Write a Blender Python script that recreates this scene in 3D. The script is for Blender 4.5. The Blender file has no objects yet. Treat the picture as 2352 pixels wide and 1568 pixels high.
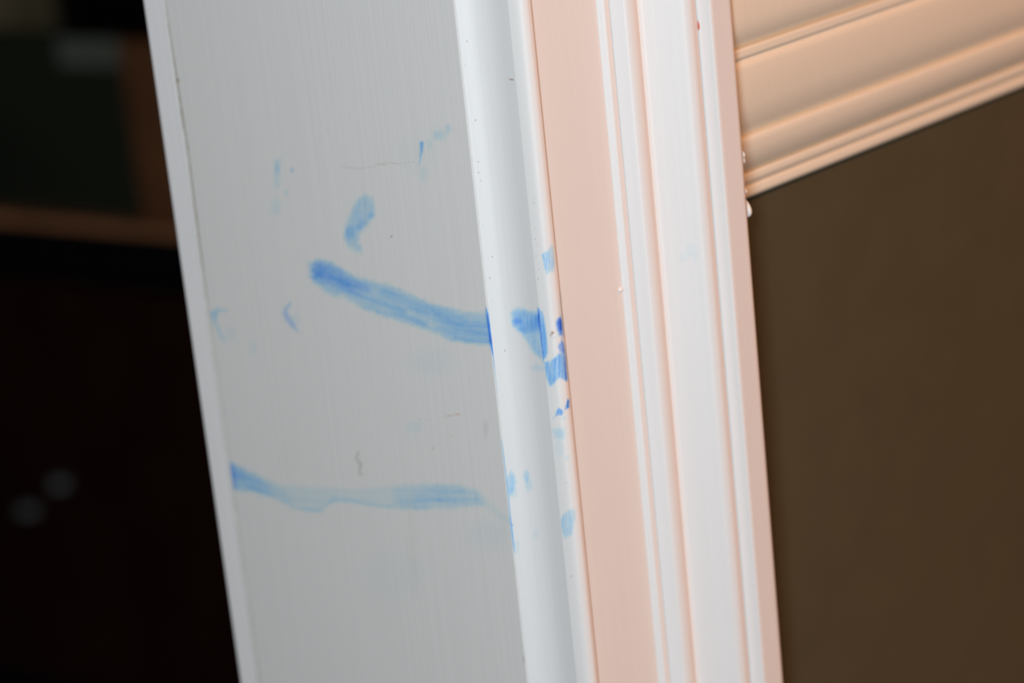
import bpy, bmesh, math
import numpy as np
from mathutils import Vector, Matrix

# ------------------------------------------------------------------ camera, world, lights, exposure
sc = bpy.context.scene
col = sc.collection
MM = 0.001
PITCH, ROLL, YAW, FPX = 0.30474, -0.10511, 0.79139, 6218.0
CX, CY = 1176.0, 784.0
Fv = np.array([math.sin(YAW)*math.cos(PITCH), math.cos(YAW)*math.cos(PITCH), -math.sin(PITCH)])
Rg = np.array([math.cos(YAW), -math.sin(YAW), 0.0])
Uv0 = np.cross(Rg, Fv)
Rv = math.cos(ROLL)*Rg + math.sin(ROLL)*Uv0
Uv = -math.sin(ROLL)*Rg + math.cos(ROLL)*Uv0
def ray(px, py):
    return Fv + (px-CX)/FPX*Rv - (py-CY)/FPX*Uv
DIST = 0.70
CORNER = np.array([0.0, 0.0, 0.80])            # casing corner beside the bead
CAM = CORNER - DIST*ray(1292.5, 784)
def at_y(px, py, y):                            # point of a wall-parallel plane
    d = ray(px, py); return CAM + d*((y-CAM[1])/d[1])
def at_x(px, py, x):                            # point of a jamb-parallel plane
    d = ray(px, py); return CAM + d*((x-CAM[0])/d[0])

cam_data = bpy.data.cameras.new('camera')
cam = bpy.data.objects.new('camera', cam_data); col.objects.link(cam)
m = Matrix(((Rv[0], Uv[0], -Fv[0], CAM[0]), (Rv[1], Uv[1], -Fv[1], CAM[1]), (Rv[2], Uv[2], -Fv[2], CAM[2]), (0, 0, 0, 1)))
cam.matrix_world = m
cam_data.sensor_width = 22.2
cam_data.lens = FPX/2352*22.2
cam_data.clip_start = 0.02
cam_data.dof.use_dof = True
cam_data.dof.aperture_fstop = 5.6
cam_data.dof.focus_distance = 0.685
sc.camera = cam

world = bpy.data.worlds.new('world'); sc.world = world
world.use_nodes = True
world.node_tree.nodes['Background'].inputs[0].default_value = (0.75, 0.80, 0.9, 1)
world.node_tree.nodes['Background'].inputs[1].default_value = 0.02

def area(name, loc, target, size, power, color, spread=math.pi):
    l = bpy.data.lights.new(name, 'AREA'); l.shape = 'RECTANGLE' if isinstance(size, tuple) else 'SQUARE'
    if isinstance(size, tuple): l.size, l.size_y = size
    else: l.size = size
    l.energy = power; l.color = color; l.spread = spread
    o = bpy.data.objects.new(name, l); col.objects.link(o)
    o.location = loc
    o.rotation_euler = (Vector(target)-Vector(loc)).to_track_quat('-Z', 'Y').to_euler()
    return o
# cool light of the camera side of the room, the warm room lamp to the right, an added unseen cool panel at the left for white sheen
area('camera_flash', (-0.50, -0.40, 1.06), (0, 0.02, 0.80), 0.08, 2.6, (0.95, 0.98, 1.0))
area('cool_sheen_fill', (-1.56, -1.28, 0.66), (0, 0.02, 0.8), (0.55, 1.2), 13.0, (0.95, 0.98, 1.0))
area('ceiling_lamp', (1.2, -1.8, 2.15), (0.05, 0, 0.85), 0.25, 36, (1.0, 0.40, 0.15))

sc.view_settings.view_transform = 'Standard'
sc.view_settings.look = 'None'
sc.view_settings.gamma = 1
sc.view_settings.use_curve_mapping = False
sc.view_settings.exposure = 0.0

# ------------------------------------------------------------------ helpers
def link(name, mesh, mat, parent=None):
    o = bpy.data.objects.new(name, mesh); col.objects.link(o)
    if mat: mesh.materials.append(mat)
    if parent: o.parent = parent
    return o
def tag(o, label=None, cat=None, group=None, kind=None):
    for k, v in (('label', label), ('category', cat), ('group', group), ('kind', kind)):
        if v: o[k] = v
    return o

def lattice(ix, iy, seed):
    h = (ix.astype(np.int64)*374761393 + iy.astype(np.int64)*668265263 + seed*974634777) & 0xffffffff
    h = ((h ^ (h >> 13))*1274126177) & 0xffffffff
    return ((h ^ (h >> 16)) & 0xffff)/65535.0
def vnoise(x, y, seed=0):
    ix, iy = np.floor(x), np.floor(y); fx, fy = x-ix, y-iy
    fx = fx*fx*(3-2*fx); fy = fy*fy*(3-2*fy)
    a, b = lattice(ix, iy, seed), lattice(ix+1, iy, seed)
    c, d = lattice(ix, iy+1, seed), lattice(ix+1, iy+1, seed)
    return (a*(1-fx)+b*fx)*(1-fy) + (c*(1-fx)+d*fx)*fy
def fbm(x, y, seed=0, o=3):
    s = 0; a = 0.5
    for k in range(o):
        s = s + a*vnoise(x*2**k, y*2**k, seed+k*17); a *= 0.5
    return s/(1-0.5**o)
def sstep(a, b, x):
    t = np.clip((x-a)/(b-a), 0, 1); return t*t*(3-2*t)

def poly_sd(px, py, P):                          # signed distance, inside negative
    P = np.array(P, float); n = len(P)
    best = np.full(px.shape, 1e9); inside = np.zeros(px.shape, bool)
    for i in range(n):
        a, b = P[i], P[(i+1) % n]
        e = b-a; wx, wy = px-a[0], py-a[1]
        t = np.clip((wx*e[0]+wy*e[1])/(e@e+1e-9), 0, 1)
        best = np.minimum(best, np.hypot(wx-t*e[0], wy-t*e[1]))
        c = ((a[1] > py) != (b[1] > py))
        if a[1] != b[1]:
            inside ^= c & (px < (b[0]-a[0])*(py-a[1])/(b[1]-a[1])+a[0])
    return np.where(inside, -best, best)
def line_sd(px, py, P):                          # polyline of (x, y, half width)
    best = np.full(px.shape, 1e9)
    for a, b in zip(P[:-1], P[1:]):
        ex, ey = b[0]-a[0], b[1]-a[1]; wx, wy = px-a[0], py-a[1]
        t = np.clip((wx*ex+wy*ey)/(ex*ex+ey*ey+1e-9), 0, 1)
        best = np.minimum(best, np.hypot(wx-t*ex, wy-t*ey)-(a[2]+(b[2]-a[2])*t))
    return best

class Stain:
    """Marks on a painted board. Positions are the marks' places as seen from the corner, turned into
    places on the board surface; each mark keeps its own shape, colour and density."""
    def __init__(s, pts):                         # pts: n x 3 world points of the surface
        rel = pts-CAM; z = rel@Fv
        s.x = CX+FPX*(rel@Rv)/z; s.y = CY-FPX*(rel@Uv)/z
        n1 = (fbm(s.x/9, s.y/9, 3)-.5)*2
        s.n1 = n1
        s.y0 = s.y
        s.along = fbm(s.x/2.6, s.y/46, 11)        # brush grain of the paint, running up the board
        s.fine = fbm(s.x/4.5, s.y/4.5, 29)
        s.big = fbm(s.x/30, s.y/30, 41)
        s.ink = np.zeros(len(pts)); s.violet = np.zeros(len(pts))
        s.other = []
    def _put(s, m, violet=0):
        s.violet = np.where(m > 0.02, np.maximum(s.violet, violet*np.minimum(1, m*4)), s.violet)
        s.ink = 1-(1-s.ink)*(1-np.clip(m, 0, .97))
    def poly(s, P, d, soft=6, rough=3, grain=.3, violet=0, mod=None, path=None, streak=.8):
        sd = poly_sd(s.x, s.y, P)
        if path:                                   # finger drag lines that follow the stroke
            q_ = np.array(path, float); t = s.y-np.interp(s.x, q_[:, 0], q_[:, 1])
            g = fbm(t/5.5, s.x/70, 61, 4); g2 = fbm(t/16, s.x/45, 67)
            w_ = (1-streak*.5+streak*g)*(1-streak*.35+streak*.7*g2)
            sd = sd+(g-.5)*10
        else: w_ = 1-grain*.9+grain*1.8*s.along
        sd = sd+s.n1*rough+(s.fine-.5)*rough*1.3
        m = d*(1-sstep(-soft*1.5, soft*.8, sd))*w_*(0.75+.5*s.big)*(.86+.28*s.fine)
        if mod is not None: m = m*mod(s.x, s.y)
        s._put(m, violet)
    def blob(s, x, y, rx, ry, d, grain=.3, violet=0, ang=0, edge=.6):
        c, q = math.cos(ang), math.sin(ang)
        u = ((s.x-x)*c+(s.y-y)*q)/rx; v = (-(s.x-x)*q+(s.y-y)*c)/ry
        r = np.hypot(u, v)+s.n1*.18
        s._put(d*(1-sstep(1-edge, 1.15, r))*(1-grain*.9+grain*1.8*s.along), violet)
    def line(s, P, d, soft=2, rough=1, grain=.2, violet=0):
        sd = line_sd(s.x, s.y, P)+s.n1*rough
        s._put(d*(1-sstep(-soft, soft, sd))*(1-grain*.9+grain*1.8*s.along), violet)
    def dirt(s, m, rgb): s.other.append((np.clip(m, 0, 1), rgb))
    def dline(s, P, d, rgb, soft=1.5, rough=.6):
        sd = line_sd(s.x, s.y, P)+s.n1*rough
        s.dirt(d*(1-sstep(-soft, soft, sd))*(.55+.9*s.fine), rgb)
    def dblob(s, x, y, rx, ry, d, rgb, rough=.3):
        r = np.hypot((s.x-x)/rx, (s.y-y)/ry)+s.n1*rough
        s.dirt(d*(1-sstep(.4, 1.15, r)), rgb)
    def colour(s, base):
        base = np.array(base)[None, :]*np.ones((len(s.x), 1))
        k = np.array([0, .12, .35, .62, .85, 1.0])
        R = np.interp(s.ink, k, [1.0, .80, .50, .22, .08, .03])
        G = np.interp(s.ink, k, [1.0, .95, .80, .56, .29, .12])
        B = np.interp(s.ink, k, [1.0, 1.01, 1.08, 1.14, 1.0, .75])
        v = s.violet*np.clip(s.ink*3, 0, 1)
        G = G*(1-.13*v); R = R*(1+.08*v)
        c = base*np.stack([R, G, B], 1)
        for m_, rgb in s.other:
            c = c*(1-m_[:, None]) + np.array(rgb)[None, :]*m_[:, None]
        return np.clip(c, 0, 1)

def resample(path, ds):
    """path: [P0, ('L', P1), ('Q', C, P1), ...] in metres; dense even samples."""
    out = [np.array(path[0], float)]
    for seg in path[1:]:
        p = out[-1]; q = np.array(seg[-1], float)
        if seg[0] == 'L':
            n = max(1, int(math.ceil(np.linalg.norm(q-p)/ds)))
            for i in range(1, n+1): out.append(p+(q-p)*i/n)
        else:
            c = np.array(seg[1], float)
            n = max(6, int(math.ceil((np.linalg.norm(c-p)+np.linalg.norm(q-c))/ds)))
            for i in range(1, n+1):
                t = i/n; out.append((1-t)**2*p+2*t*(1-t)*c+t*t*q)
    return out
def zrows(z0, z1, lo, hi, fine, coarse=.12):
    a = list(np.arange(z0, lo, coarse))
    b = list(np.linspace(lo, hi, int((hi-lo)/fine)+1))
    c = list(np.arange(hi+coarse, z1, coarse))
    return np.array(a+b+c+[z1])
def extrude(name, front, back, zs, mat, paint=None, base=(.8, .8, .8), axis='z'):
    """front: fine profile points, back: the hidden closing points. Runs up z or along x."""
    prof = np.array(list(front)+[np.array(b, float) for b in back]); n = len(prof); r = len(zs)
    V = np.zeros((r, n, 3))
    if axis == 'z':
        V[:, :, 0] = prof[None, :, 0]; V[:, :, 1] = prof[None, :, 1]; V[:, :, 2] = zs[:, None]
    else:                                          # profile is (y, z), runs along x
        V[:, :, 1] = prof[None, :, 0]; V[:, :, 2] = prof[None, :, 1]; V[:, :, 0] = zs[:, None]
    V = V.reshape(-1, 3)
    i = np.arange(n); j = (i+1) % n
    k = np.arange(r-1)[:, None]*n
    quads = np.stack([k+i, k+j, k+n+j, k+n+i], 2).reshape(-1, 4)
    me = bpy.data.meshes.new(name)
    nq = len(quads)
    me.vertices.add(len(V)); me.vertices.foreach_set('co', V.ravel())
    loops = np.concatenate([quads.ravel(), np.arange(n)[::-1], (r-1)*n+np.arange(n)])
    me.loops.add(len(loops)); me.loops.foreach_set('vertex_index', loops.astype(np.int32))
    starts = np.concatenate([np.arange(nq)*4, [nq*4, nq*4+n]]); tot = np.concatenate([np.full(nq, 4), [n, n]])
    me.polygons.add(nq+2)
    me.polygons.foreach_set('loop_start', starts.astype(np.int32))
    me.polygons.foreach_set('loop_total', tot.astype(np.int32))
    me.polygons.foreach_set('use_smooth', np.ones(nq+2, bool))
    me.update(calc_edges=True); me.validate()
    bm = bmesh.new(); bm.from_mesh(me); bmesh.ops.recalc_face_normals(bm, faces=bm.faces); bm.to_mesh(me); bm.free()
    me.set_sharp_from_angle(angle=math.radians(28))
    colr = np.ones((len(V), 4), np.float32); colr[:, :3] = base
    if paint:
        s = Stain(V); paint(s); colr[:, :3] = s.colour(base)
    at = me.color_attributes.new('surface_colour', 'FLOAT_COLOR', 'POINT')
    at.data.foreach_set('color', colr.ravel())
    return link(name, me, mat)

# ------------------------------------------------------------------ materials
def new_mat(name):
    m_ = bpy.data.materials.new(name); m_.use_nodes = True
    return m_, m_.node_tree.nodes, m_.node_tree.links, m_.node_tree.nodes['Principled BSDF']
def paint_mat(name, rough=.35, attr=True, color=(.8, .8, .8), brush=.35, peel=.25, scale=(900, 900, 12), spec=.5):
    m_, N, L, b = new_mat(name)
    tc = N.new('ShaderNodeTexCoord')
    mp = N.new('ShaderNodeMapping'); mp.inputs['Scale'].default_value = scale
    L.new(tc.outputs['Object'], mp.inputs['Vector'])
    n1 = N.new('ShaderNodeTexNoise'); n1.inputs['Scale'].default_value = 1; n1.inputs['Detail'].default_value = 4
    L.new(mp.outputs[0], n1.inputs['Vector'])
    n2 = N.new('ShaderNodeTexNoise'); n2.inputs['Scale'].default_value = 1400; n2.inputs['Detail'].default_value = 2
    L.new(tc.outputs['Object'], n2.inputs['Vector'])
    b1 = N.new('ShaderNodeBump'); b1.inputs['Strength'].default_value = brush; b1.inputs['Distance'].default_value = .00010
    b2 = N.new('ShaderNodeBump'); b2.inputs['Strength'].default_value = peel; b2.inputs['Distance'].default_value = .00006
    L.new(n1.outputs[0], b1.inputs['Height']); L.new(n2.outputs[0], b2.inputs['Height'])
    L.new(b1.outputs[0], b2.inputs['Normal']); L.new(b2.outputs[0], b.inputs['Normal'])
    if attr:
        a = N.new('ShaderNodeAttribute'); a.attribute_name = 'surface_colour'
        mx = N.new('ShaderNodeMix'); mx.data_type = 'RGBA'; mx.blend_type = 'MULTIPLY'; mx.inputs[0].default_value = .06
        L.new(a.outputs['Color'], mx.inputs[6]); L.new(n1.outputs[0], mx.inputs[7])
        L.new(mx.outputs[2], b.inputs['Base Color'])
    else: b.inputs['Base Color'].default_value = (*color, 1)
    b.inputs['Roughness'].default_value = rough
    b.inputs['Specular IOR Level'].default_value = spec
    return m_
M_jamb = paint_mat('white_satin_paint_brushed', rough=.50, brush=.55, peel=.25, scale=(650, 650, 9), spec=.3)
M_trim = paint_mat('white_gloss_paint', rough=.36, brush=.12, peel=.35)
M_rail = paint_mat('cream_gloss_paint', rough=.45, brush=.05, peel=.1)
def plain(name, c, rough=.6, spec=.3, noise=0, nscale=40):
    m_, N, L, b = new_mat(name)
    b.inputs['Roughness'].default_value = rough; b.inputs['Specular IOR Level'].default_value = spec
    if noise:
        tc = N.new('ShaderNodeTexCoord'); n = N.new('ShaderNodeTexNoise'); n.inputs['Scale'].default_value = nscale
        L.new(tc.outputs['Object'], n.inputs['Vector'])
        r = N.new('ShaderNodeValToRGB')
        r.color_ramp.elements[0].position = .3; r.color_ramp.elements[1].position = .7
        r.color_ramp.elements[0].color = (*[v*(1-noise) for v in c], 1)
        r.color_ramp.elements[1].color = (*[min(1, v*(1+noise)) for v in c], 1)
        L.new(n.outputs[0], r.inputs[0]); L.new(r.outputs[0], b.inputs['Base Color'])
    else: b.inputs['Base Color'].default_value = (*c, 1)
    return m_
M_wall = plain('taupe_wall_paint', (.078, .066, .038), .8, .15, .04, 60)
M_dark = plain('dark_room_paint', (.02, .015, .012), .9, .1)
M_floor = plain('dark_floor_boards', (.05, .03, .02), .7, .2, .2, 6)
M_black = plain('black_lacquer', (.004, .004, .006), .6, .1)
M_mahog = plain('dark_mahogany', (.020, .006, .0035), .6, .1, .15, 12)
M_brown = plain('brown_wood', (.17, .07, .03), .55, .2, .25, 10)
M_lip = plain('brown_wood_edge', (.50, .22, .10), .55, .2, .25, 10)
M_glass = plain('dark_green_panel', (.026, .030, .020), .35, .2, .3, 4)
M_grey = plain('grey_reflection', (.13, .145, .12), .6, .1, .2, 9)
M_tan = plain('tan_board', (.50, .41, .24), .8, .1, .2, 9)
M_pale = plain('pale_metal', (.20, .21, .22), .5, .3)

# ------------------------------------------------------------------ door trim profiles (plan view, metres)
XJ = -10.6*MM                                     # jamb face
def PX(px, y=None, x=None):
    p = at_y(px, 784, y*MM) if y is not None else at_x(px, 784, x)
    return np.array([p[0], p[1]])
J = PX(1127, x=XJ)
A = PX(1246, x=-5.6*MM)
CR = PX(486.5, x=XJ); BK = PX(440.5, x=XJ-.0007)
ZLO, ZHI, ZTOP = .66, .94, 2.05
FINE = .00035
zs = zrows(0, ZTOP, ZLO, ZHI, FINE)

# -- jamb board
BLUE1 = [(714,605),(722,596),(737,593),(757,599),(779,611),(818,632),(850,641),(890,650),(935,671),(980,689),(1010,699),(1040,707),(1070,715),(1112,716),(1140,714),
         (1140,794),(1115,792),(1085,790),(1055,788),(1025,782),(1002,768),(980,760),(950,750),(920,741),(872,727),(852,718),(836,711),(822,704),(806,693),(785,680),(770,684),(752,676),(737,665),(722,655),(714,641),(711,622)]
BLUE2 = [(518,1056),(544,1066),(577,1083),(613,1101),(667,1114),(740,1118),(812,1121),(860,1120),(903,1115),(960,1110),(993,1109),(1040,1110),(1075,1115),(1102,1127),(1118,1145),(1113,1163),(1085,1166),(1048,1168),(1000,1170),(939,1171),(885,1168),(840,1160),(812,1157),(780,1155),(758,1157),(745,1166),(736,1178),(720,1177),(704,1174),(680,1166),(660,1158),(624,1144),(577,1131),(518,1123)]
def paint_jamb(s):
    P1 = [(700,618),(780,640),(850,672),(930,702),(1000,727),(1060,744),(1130,752)]
    s.poly(BLUE1, .27, 7, 4, .1, path=P1)
    s.poly([(712,606),(737,598),(790,622),(845,655),(850,672),(800,672),(745,652),(715,638)], .46, 15, 6, .1, .25, path=P1, streak=.5)
    s.poly([(1000,722),(1060,732),(1130,740),(1130,784),(1050,776),(1005,752)], .16, 12, 5, .1, path=P1)
    s.blob(728,628,18,17,.16,.1,.3,edge=.9); s.blob(796,652,26,15,.20,.1,.3,ang=.4,edge=.9)
    s.line([(800,668,4),(835,682,4),(880,698,4),(930,716,4)], .22, 6)
    s.line([(880,672,8),(930,692,9),(1000,712,8)], .13, 12)
    s.line([(868,716,3),(915,724,5),(975,742,5)], .20, 6)
    s.line([(940,706,4),(1000,722,5),(1060,738,5),(1125,745,6)], .14, 8)
    for k, (y0, y1) in enumerate([(762,772),(770,780),(776,786),(744,752),(733,742)]):
        s.line([(1020+k*8,y0,.6),(1065,(y0+y1)/2+1,1.2),(1130,y1,.8)], .13, 2.2, .8, .1)
    s.line([(1046,776,4),(1075,782,5),(1130,786,4)], .22, 6)
    s.line([(1115,712,1.2),(1121,745,2.2),(1127,790,3),(1132,814,1.2)], .34, 4.5, .5, .1)
    s.line([(1117,706,1.0),(1121,735,2.3),(1127,780,2.5),(1134,820,1.6),(1139,860,1.2),(1144,900,1.5),(1148,935,.8)], .72, 1.6, .5)
    # thumb mark above
    s.poly([(821,453),(838,443),(857,453),(864,474),(861,498),(843,521),(826,540),(826,557),(833,585),(821,585),(800,569),(788,552),(791,517),(802,493),(812,469)], .27, 7, 3, .3,
           mod=lambda x, y: 1-.55*sstep(545, 585, y)-.4*(1-sstep(440, 475, y)))
    s.blob(853,494,11,13,.17,edge=.9); s.blob(830,512,13,14,.18,violet=.3,edge=.9); s.blob(803,532,13,18,.20); s.blob(823,522,10,10,.15)
    s.blob(825,568,9,12,.12)
    # faint dabs
    s.poly([(632,366),(645,364),(646,396),(642,431),(631,431),(628,401)], .13, 7, 3, .6)
    s.blob(637,386,7,17,.15,.5); s.blob(671,391,6,9,.20,.3,.6,ang=.3); s.blob(657,442,8,9,.10,.4); s.blob(633,476,13,26,.08,.5)
    s.line([(969,329,5),(968,345,4),(965,368,1.5),(963,378,1)], .34, 3, 1); s.line([(969,328,2),(968,345,2)], .25, 2)
    s.blob(1010,308,24,19,.12,.9,edge=.95); s.blob(1001,311,8,14,.08,.8,.3,edge=.95); s.blob(987,330,7,16,.10,.7); s.blob(1030,297,9,14,.12,.9,.6); s.blob(975,400,14,22,.06,.8)
    s.line([(518,713,3),(500,711,5),(490,722,7),(491,735,6),(500,751,4),(506,768,4),(517,783,2)], .17, 5, 1.5)
    s.blob(494,722,11,14,.15); s.blob(530,765,16,22,.045); s.blob(583,800,8,20,.06)
    s.line([(666,698,3),(657,708,5),(655,718,6),(661,732,7),(671,745,5),(685,762,1.5)], .27, 5, 1, .2, .8)
    s.blob(676,735,14,22,.07,violet=.6)
    # lower smear
    P2 = [(518,1090),(600,1118),(670,1142),(740,1148),(800,1138),(900,1142),(1000,1140),(1120,1148)]
    s.poly(BLUE2, .10, 6, 4, .1, path=P2)
    s.poly([(518,1056),(560,1074),(610,1100),(660,1125),(672,1155),(624,1143),(577,1130),(518,1123)], .36, 8, 3, .1, path=P2, streak=.6, mod=lambda x, y: 1-.75*sstep(525, 670, x))
    s.line([(531,1070,5),(533,1095,8),(536,1118,5)], .32, 8, 1, .2, .4)
    s.line([(570,1116,4),(620,1136,3),(655,1151,2),(672,1160,1)], .24, 5, 1.5)
    s.line([(668,1165,4),(735,1174,4),(750,1160,3),(765,1148,4),(800,1148,4),(850,1158,4),(900,1164,3),(985,1167,3)], .15, 5, 2)
    s.poly([(905,1117),(993,1111),(1060,1115),(1105,1130),(1108,1160),(1040,1166),(940,1169),(900,1160)], .13, 10, 4, .1, path=P2)
    s.line([(925,1155,3),(990,1148,4),(1045,1150,3)], .15, 7, 2); s.blob(1008,1148,9,5,.16); s.blob(1096,1140,7,15,.12,edge=.9)
    s.line([(1110,1150,8),(1145,1180,7),(1172,1196,5)], .07, 8)
    s.line([(1152,1010,.8),(1160,1070,1.2),(1168,1140,1.3),(1174,1200,2.0),(1178,1235,2.4),(1182,1268,1.2)], .48, 1.8, .5)
    s.blob(950,980,30,16,.05,.6); s.blob(990,830,60,40,.035,.6); s.blob(1130,1225,70,45,.035); s.blob(905,1320,80,60,.02); s.blob(960,355,50,50,.02)
    # grime, and a long brush ridge with its highlight and shade painted as lines
    s.dline([(781,0,.5),(800,120,.5),(815,250,.5),(822,330,.4),(830,420,.3)], .35, (.92,.92,.92), .9, .2)
    s.dline([(826,392,.4),(832,440,.6),(838,480,.7),(842,515,.4)], .30, (.45,.48,.52), 1, .2)
    s.dline([(776,382,.4),(800,384,.5),(826,387,.8),(857,383,.9),(887,373,.8),(923,376,.8),(952,371,.3)], .32, (.42,.36,.34), 1.2, .3)
    s.dline([(861,374,.3),(876,377,.6),(890,378,.5)], .26, (.42,.36,.34), 1.2, .3)
    s.dline([(823,1040,3),(818,1052,2),(829,1066,3.5),(826,1080,3),(827,1088,2.5),(835,1089,.6)], .42, (.36,.36,.28), 3.5, 1)
    for x_, y_, r_ in ((1031,955,2.6),(1040,953,1.8),(1048,951,2.4),(1054,951,2),(966,962,1.6),(980,962,1.2),(1037,1000,1.4),(1046,998,1.6),(1020,1003,1.2),(1005,1008,1)):
        s.dblob(x_, y_, r_*1.5, r_*.9, .55, (.62,.34,.18))
    s.dline([(1015,958,.8),(1035,954,1.2),(1062,951,.6)], .25, (.62,.42,.28))
    s.dblob(899,543,2.8,2.2,.9,(.20,.13,.05)); s.dblob(692,1005,3,2,.2,(.4,.4,.35)); s.dblob(994,1030,2.5,2.5,.5,(.3,.3,.25))
    s.dblob(1116,985,8,26,.20,(.45,.45,.45)); s.dblob(1203,1514,3,10,.35,(.36,.35,.25)); s.dblob(1118,535,1.6,5,.5,(.3,.2,.1))
    s.dblob(817,292,4,1.2,.35,(.42,.38,.45)); s.dblob(752,300,1.5,4,.35,(.4,.4,.38)); s.dblob(734,314,1.5,4,.25,(.4,.4,.38)); s.dblob(795,374,1.5,1.8,.4,(.35,.3,.3))
    s.dblob(945,1230,14,120,.07,(.62,.55,.38)); s.dblob(953,1330,9,60,.06,(.6,.5,.35)); s.dblob(665,1050,30,60,.05,(.6,.45,.42))
    # old caulk along the crack by the far strip
    s.dline([(377,0,1.6),(392,90,1.6),(406,183,1.6),(432,340,2.0),(486,784,2.2),(596,1568,4)], .62, (.40,.36,.25), 1.8, .8)
    s.dline([(392,100,.6),(407,183,1.0),(421,300,1.2)], .55, (.28,.24,.14), .9, .5)
    s.dblob(408,184,6,5,.85,(.34,.27,.15))
    s.dblob(1061,369,5,3,.25,(.95,.95,.95))
front = resample([CR+np.array([.0012, 0]), ('L', CR+np.array([.0002, -.0001])), ('L', CR+np.array([0, -.0005])), ('L', J+np.array([0, .0003])), ('Q', J, J+np.array([.0003, -.0001]))], FINE)
jamb = extrude('trim_1', front, [(J[0]+.010, J[1]-.0001), (J[0]+.019, J[1]), (CR[0]+.019, CR[1])], zs, M_jamb, paint_jamb, (.82, .82, .81))
tag(jamb, 'wide flat white door jamb board with smeared blue finger marks, left of the mouldings', 'door jamb', kind='structure')

# -- far strip beyond the crack
def paint_strip(s):
    s.dline([(376,0,.8),(406,183,1.2),(485,784,1.8),(594,1568,2.5)], .45, (.40,.38,.27), 2, .6)
front = resample([BK+np.array([.0012, .0004]), ('Q', BK+np.array([0, .0003]), BK+np.array([0, -.0005])), ('L', CR+np.array([0, .0003])), ('L', CR+np.array([.0009, .0002]))], FINE)
strip = extrude('trim_2', front, [(CR[0]+.060, CR[1]+.0002), (BK[0]+.060, BK[1]+.0004)], zs, M_jamb, paint_strip, (.84, .84, .85))
tag(strip, 'narrow white edge strip of the far-side door casing, beyond the cracked caulk line', 'door casing', kind='structure')

# -- cove moulding
def paint_cove(s):
    s.poly([(1174,719),(1187,703),(1202,706),(1220,713),(1233,716),(1239,708),(1252,700),(1275,745),(1285,831),(1248,834),(1238,823),(1222,808),(1210,788),(1197,771),(1182,756),(1172,740)], .30, 6, 3, .35)
    s.poly([(1176,718),(1188,708),(1232,718),(1270,720),(1275,760),(1232,762),(1200,765),(1184,752)], .30, 10, 4, .4)
    rid = .5+.5*np.sin((np.hypot(s.x-1196, (s.y-752)*.9))*1.35)
    m_ = (1-sstep(.5, 1.1, np.hypot((s.x-1200)/30, (s.y-720)/22)))
    s.ink = s.ink*(1-.30*m_*rid)
    s.blob(1190,737,16,15,.34,.2,.3,edge=.95); s.blob(1205,757,20,10,.20,edge=.9); s.blob(1236,732,14,20,.26,edge=.9)
    s.line([(1236,708,1),(1240,730,3.5),(1243,760,3),(1248,810,2),(1252,835,1)], .62, 3.5, 1, .3, .4)
    s.blob(1236,845,22,10,.10)
    s.poly([(1159,1100),(1168,1085),(1175,1079),(1183,1088),(1186,1106),(1181,1127),(1173,1139),(1167,1154),(1160,1127)], .34, 5, 2, .3)
    s.line([(1160,1103,2),(1163,1125,3.2),(1167,1148,1.6)], .50, 3.5, .6, .2, .3)
    s.line([(1166,1148,1.4),(1172,1190,1.2),(1177,1225,1.6),(1181,1262,1)], .42, 1.8, .5)
    s.blob(1176,1206,3.5,4,.55); s.blob(1186,1255,9,20,.07)
    s.blob(1209,1093,9,16,.22,.3); s.blob(1214,1112,11,20,.13); s.blob(1231,1226,8,14,.08); s.blob(1180,1130,10,16,.10)
    s.dline([(1167,180,.6),(1174,182,1.6),(1180,184,.6)], .7, (.36,.20,.13), 1, .6)
    for x_, y_, r_ in ((1092,275,1.6),(1073,95,1.2),(1099,372,1),(1130,690,1.2),(1131,589,1),(1163,830,1),(1099,396,1),(1095,513,1),(1104,415,.9),(1125,638,1),(1160,805,1.2),(1068,150,.8)):
        s.dblob(x_, y_, r_*1.2, r_*1.4, .8, (.14,.10,.09), .1)
J1 = J+np.array([.00035, -.0002])
cv = A[0]
cpts = [J1]; NC = 160                              # hollow: 45 degrees at the board, turning parallel to it
for i in range(NC):
    t = (i+.5)/NC; f_ = min(1, max(0, (t-.05)/.78)); f_ = f_*f_*(3-2*f_)
    phi = math.radians(45+45*f_); cpts.append(cpts[-1]+np.array([math.cos(phi), -math.sin(phi)])/NC)
cpts = np.array(cpts)-J1
cpts = cpts*np.array([(cv-J1[0])/cpts[-1][0], (A[1]-J1[1])/cpts[-1][1]])+J1
front = [J1+np.array([.0003, .0010]), J1+np.array([.0001, .0004])]+list(cpts)
cove = extrude('trim_3', front, [(cv+.004, A[1]), (cv+.010, J[1]+.0008)], zs, M_trim, paint_cove, (.84, .855, .865))
tag(cove, 'slim white hollow cove moulding with a dark blue fingerprint, between jamb board and rounded bead', 'moulding', kind='structure')

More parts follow.
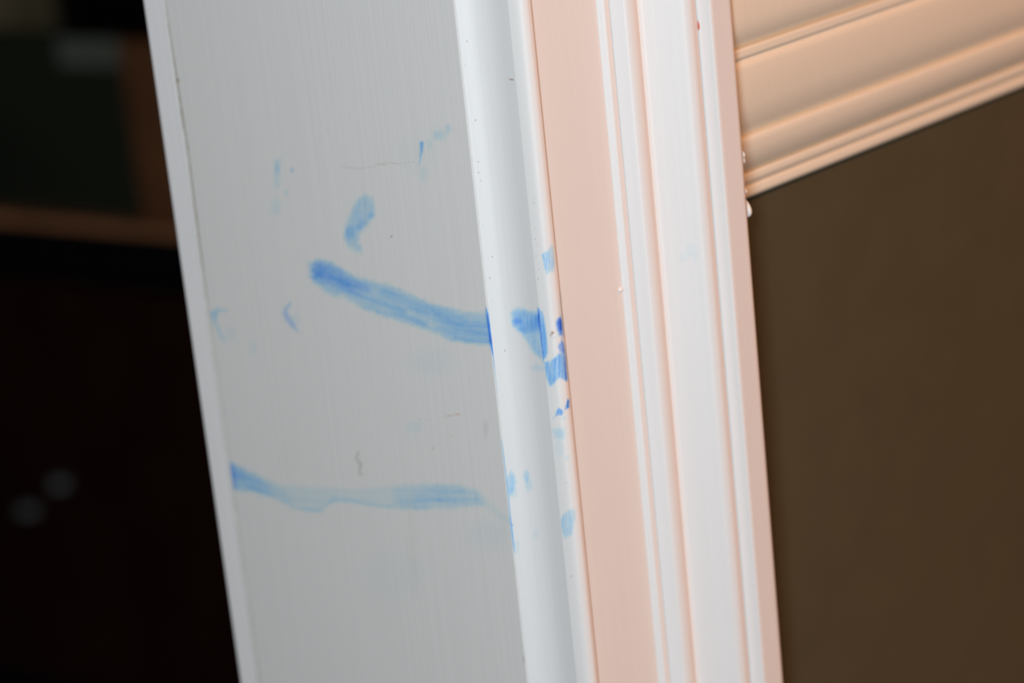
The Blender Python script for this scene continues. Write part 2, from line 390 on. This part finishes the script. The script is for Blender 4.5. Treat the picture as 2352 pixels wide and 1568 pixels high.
# -- casing: bead, flat, ogee, back band
def paint_casing(s):
    edge = 1246+.1025*(s.y-784)                     # the bead's left side
    s.poly([(1230,700),(1247,716),(1253,745),(1257,781),(1259,806),(1255,822),(1240,836),(1225,790)], .55, 3, 1, .3)
    s.poly([(1245,584),(1252,577),(1258,574),(1263,562),(1272,562),(1276,602),(1272,627),(1264,624),(1256,632),(1250,612)], .27, 3.5, 1.6, .7)
    s.line([(1246,585,1.5),(1250,600,1.8),(1254,622,1.2)], .26, 2.5, .8, .5)
    s.poly([(1276,738),(1280,730),(1289,724),(1294,755),(1296,772),(1284,771),(1278,756)], .68, 4, 1.4, .25, .9)
    s.line([(1287,733,2.5),(1289,755,3)], .70, 3.5, .5, .1, .9)
    s.poly([(1281,797),(1285,786),(1291,774),(1298,800),(1298,812),(1285,808)], .55, 3, 1.4, .4, .9)
    s.line([(1293,785,1.2),(1297,820,3.5),(1301,872,3)], .62, 3, .5, .2, .4)
    s.poly([(1248,829),(1262,830),(1270,822),(1279,815),(1294,804),(1306,870),(1297,874),(1284,868),(1277,876),(1268,889),(1261,886),(1250,857)], .48, 3.5, 2, .65)
    s.line([(1259,838,2),(1264,862,3),(1266,880,2)], .25, 3, .8, .5)
    s.poly([(1270,962),(1276,948),(1282,933),(1290,938),(1296,947),(1291,954),(1279,955)], .50, 3, 1.6, .8, .4)
    s.poly([(1295,941),(1299,926),(1303,914),(1309,918),(1309,936),(1300,942)], .62, 2.5, 1.2, .6, .6)
    s.poly([(1266,984),(1300,982),(1298,1004),(1290,1012),(1272,1008)], .20, 5, 2, .5)
    s.blob(1285,1030,14,24,.07); s.blob(1303,1052,7,7,.10); s.blob(1296,960,5,7,.12)
    s.poly([(1284,1192),(1296,1178),(1308,1168),(1321,1168),(1321,1189),(1316,1227),(1305,1233),(1296,1238),(1290,1214)], .24, 4, 1.6, .7)
    s.line([(1290,1195,2),(1295,1225,2)], .18, 3)
    s.line([(1308,1172,1.2),(1311,1200,1.2)], .14, 2)
    s.blob(1288,700,6,38,.08); s.blob(1292,745,8,30,.05)
    s.blob(1588,572,16,20,.055); s.blob(1570,592,12,14,.045); s.blob(1597,590,8,14,.05)
    s.dblob(1269,764,5,4.2,.85,(.38,.20,.10),.5); s.dblob(1266,769,4,2.5,.5,(.30,.26,.22),.5); s.dblob(1270,775,7,4,.2,(.5,.5,.5))
    s.dblob(1225,458,1.3,4,.5,(.30,.24,.20)); s.dblob(1227,466,3,2,.35,(.35,.33,.32))
    for x_, y_, r_ in ((1229,525,1.2),(1231,549,1.2),(1233,562,1.1),(1232,587,1.6),(1235,605,1),(1236,619,1.2),(1243,541,1),(1226,500,.8),(1237,640,1)):
        s.dblob(x_, y_, r_*1.2, r_*1.3, .6, (.25,.22,.22), .1)
    s.dblob(1312,1323,3,3,.6,(.50,.42,.34)); s.dblob(1301,1108,6,2.5,.25,(.6,.55,.52))
    s.dline([(1603,48,.3),(1604.5,56,1.3),(1605.5,64,1.9),(1604.5,69,.4)], 1.1, (.78,.06,.015), .9, .1)
    s.dline([(1293,784,.3),(1320,1050,.6),(1371,1568,1.6)], .35, (.66,.50,.34), 1.4, .3)  # warm shade of the groove beside the bead, painted as a tan line
c = PX
flat_end = c(1440, y=0)
front = resample([
    (A[0]+.0012, A[1]), ('L', (A[0]-.0001, A[1])),
    ('Q', (A[0]+.0010, -.0014), (-.0029, -.0020)), ('Q', (-.0013, -.0023), (-.0005, -.0010)), ('L', (-.00025, .0001)), ('L', (.0002, 0)),
    ('L', flat_end), ('Q', c(1441, y=0), c(1444, y=-.35)), ('L', c(1456, y=-1.55)), ('Q', c(1459, y=-1.8), c(1462, y=-1.8)), ('L', c(1469, y=-1.8)),
    ('Q', c(1471, y=-1.85), c(1474, y=-2.2)), ('L', c(1500, y=-4.9)), ('Q', c(1513, y=-6.1), c(1523, y=-6.0)), ('Q', c(1529, y=-5.7), c(1531, y=-4.3)),
    ('Q', c(1535, y=-4.5), c(1542, y=-5.1)), ('Q', c(1552, y=-6.1), c(1566, y=-7.4)), ('L', c(1628, y=-13.3)), ('Q', c(1645, y=-14.9), c(1653, y=-14.8)), ('Q', c(1659, y=-14.5), c(1661, y=-13.1)), ('L', c(1664, y=-13.6)),
    ('L', c(1690, y=-16.6)), ('Q', c(1694, y=-17.0), c(1699, y=-17.0)), ('L', c(1733, y=-17.0)), ('Q', c(1737.5, y=-17.0), c(1738, y=-16.5))], FINE*.8)
outer = front[-1]
WALLY = .004
casing = extrude('trim_4', front, [(outer[0], WALLY), (.004, WALLY), (.004, A[1]), (A[0]+.004, A[1])], zs, M_trim, paint_casing, (.84, .84, .84))
tag(casing, 'glossy white moulded door casing with bead, flat band and stepped ogee, blue dabs on the bead', 'door casing', kind='structure')

# paint drips dried on the casing
def drip(px, py, y, rx, ry, rz, lean=0):
    p = at_y(px, py, y)
    bm = bmesh.new(); bmesh.ops.create_uvsphere(bm, u_segments=28, v_segments=20, radius=1)
    for v in bm.verts:
        t = v.co.z; k = 1-.35*t
        v.co = Vector((v.co.x*rx*k+lean*t*rz, v.co.y*ry*k, t*rz))
    me = bpy.data.meshes.new('paint_drip'); bm.to_mesh(me); bm.free()
    for f in me.polygons: f.use_smooth = True
    at = me.color_attributes.new('surface_colour', 'FLOAT_COLOR', 'POINT')
    at.data.foreach_set('color', np.tile(np.array([.85, .85, .85, 1], np.float32), len(me.vertices)))
    o = link('paint_drip', me, M_trim, casing); o.location = p
    return o
drip(1711, 478, -.0132, .0011, .0020, .0026)
drip(1707, 437, -.0138, .0007, .0012, .0010)
drip(1702, 353, -.0140, .0005, .0012, .0012)
drip(1704, 366, -.0135, .0006, .0010, .0013)
drip(1736, 852, -.0145, .0004, .0010, .0008)
drip(1425, 664, 0.0, .0007, .0006, .0007)

# -- wall and its rail
def box(name, lo, hi, mat, parent=None, bevel=0):
    bm = bmesh.new(); bmesh.ops.create_cube(bm, size=1)
    lo, hi = np.array(lo, float), np.array(hi, float)
    for v in bm.verts: v.co = Vector([lo[k]+(hi[k]-lo[k])*(v.co[k]+.5) for k in range(3)])
    if bevel: bmesh.ops.bevel(bm, geom=list(bm.edges), offset=bevel, segments=3, affect='EDGES', profile=.5)
    me = bpy.data.meshes.new(name); bm.to_mesh(me); bm.free()
    return link(name, me, mat, parent)
wall_t = BK[1]-.0005
w = box('wall_front', (.0095, WALLY, 0), (2.3, wall_t-.002, 2.5), M_wall)
tag(w, 'dark taupe painted wall to the right of the door casing, under the rail', 'wall', kind='structure')

def RZ(py, proj):                                  # height on the rail at column 1715 for a projection off the wall
    return np.array([WALLY-proj*MM, at_y(1715, py, WALLY-proj*MM)[2]])
r = RZ
front = resample([
    (WALLY, r(456, 3.6)[1]), ('L', r(456, 3.2)), ('Q', r(455, 4.6), r(447, 4.7)), ('L', r(434, 4.6)), ('Q', r(429, 4.4), r(427, 3.7)), ('L', r(426, 3.9)),
    ('Q', r(423, 5.4), r(414, 5.7)), ('L', r(403, 5.7)), ('Q', r(399, 5.6), r(397, 5.0)), ('L', r(394, 3.6)),
    ('Q', r(386, 7.8), r(352, 9.4)), ('Q', r(328, 10.3), r(318, 9.7)), ('L', r(312, 9.0)), ('L', r(308, 7.6)),
    ('Q', r(288, 11.6), r(240, 13.0)), ('Q', r(190, 14.3), r(156, 14.1)), ('Q', r(144, 13.9), r(139, 13.3)), ('L', r(134, 13.2)),
    ('Q', r(131, 14.5), r(126, 14.5)), ('L', r(113, 14.5)), ('Q', r(109, 14.4), r(107, 14.0)), ('L', r(103, 12.0)),
    ('Q', r(88, 15.9), r(45, 16.6)), ('Q', r(0, 17.2), r(-40, 16.8)), ('Q', r(-70, 16.0), r(-80, 12.0)), ('L', r(-84, 0))], .0006)
rail = extrude('trim_5', front, [], np.concatenate([[outer[0]+.0001], np.arange(.06, 1.2, .02), [1.2, 2.3]]), M_rail, None, (.84, .79, .67), axis='x')
tag(rail, 'cream painted moulded chair rail running right along the taupe wall', 'chair rail', kind='structure')

# -- floor and dark room beyond the doorway
fl = box('floor', (-2.6, -2.6, -.05), (2.6, 4.4, 0), M_floor)
tag(fl, 'dark floor of the two rooms', 'floor', kind='structure')
XB = 0.80                                          # face of the furniture in the room beyond
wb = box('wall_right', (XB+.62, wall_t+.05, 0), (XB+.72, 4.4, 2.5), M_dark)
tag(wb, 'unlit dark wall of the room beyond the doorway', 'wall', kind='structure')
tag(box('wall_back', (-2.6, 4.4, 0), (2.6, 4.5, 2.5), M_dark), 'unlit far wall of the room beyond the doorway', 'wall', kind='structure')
def q(px, py, x): return at_x(px, py, x)
zt = q(200, 500, XB)[2]; zb = q(200, 523, XB)[2]; zk = q(200, 652, XB)[2]
yL = q(0, 520, XB)[1]+.35; yR = q(460, 520, XB)[1]-.25
cab = bpy.data.objects.new('low_cabinet', None); col.objects.link(cab); PIV = (XB, q(200, 510, XB)[1], 0.0); cab.location = PIV
tag(cab, 'low dark mahogany cabinet with a brown wooden top edge, in the dark room beyond', 'cabinet')
def part(o, parent):
    o.parent = parent; o.matrix_parent_inverse = Matrix.Translation(-parent.location); return o
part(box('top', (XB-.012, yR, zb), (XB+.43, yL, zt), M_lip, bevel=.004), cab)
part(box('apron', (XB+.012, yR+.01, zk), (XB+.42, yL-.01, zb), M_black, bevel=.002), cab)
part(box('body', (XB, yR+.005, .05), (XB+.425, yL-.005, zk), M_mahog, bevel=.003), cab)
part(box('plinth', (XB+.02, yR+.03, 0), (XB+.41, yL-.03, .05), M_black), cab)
def knob(px, py, w_, h_):
    p = q(px, py, XB)
    bm = bmesh.new(); bmesh.ops.create_uvsphere(bm, u_segments=20, v_segments=12, radius=1)
    for v in bm.verts: v.co = Vector((v.co.x*.010, v.co.y*w_, v.co.z*h_))
    me = bpy.data.meshes.new('knob'); bm.to_mesh(me); bm.free()
    for f in me.polygons: f.use_smooth = True
    o = link('knob', me, M_pale); o.location = Vector(p)-cab.location-Vector((.006, 0, 0)); o.parent = cab
knob(172, 1094, .009, .006); knob(112, 1148, .012, .005)
# framed dark panel standing on the cabinet
XP = XB+.006
pan = bpy.data.objects.new('framed_panel', None); col.objects.link(pan)
yS0 = q(372, 300, XP)[1]; yS1 = q(286, 300, XP)[1]; yE = q(-60, 300, XP)[1]; zT = q(200, 90, XP)[2]
pan.location = (PIV[0], PIV[1], zt)
tag(pan, 'dark greenish panel in a brown wooden frame standing on the low cabinet', 'panel')
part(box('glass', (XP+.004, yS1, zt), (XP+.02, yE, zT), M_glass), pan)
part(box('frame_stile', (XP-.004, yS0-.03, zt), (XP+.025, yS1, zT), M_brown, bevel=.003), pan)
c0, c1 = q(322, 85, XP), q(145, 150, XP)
part(box('painted_reflection', (XP-.001, c0[1], c1[2]), (XP+.0035, c1[1], zT), M_grey), pan)  # grey slab standing in for a reflection in the dark panel
for o_ in (cab, pan): o_.rotation_euler = (0, 0, math.radians(9))
XW = XB+.62
p0, p1 = q(-70, 70, XW), q(122, -40, XW)
pic = box('tan_board', (XW-.02, p1[1], p0[2]), (XW, p0[1], p1[2]), M_tan, bevel=.003)
tag(pic, 'tan rectangular board on the dark wall above and left of the cabinet', 'board')
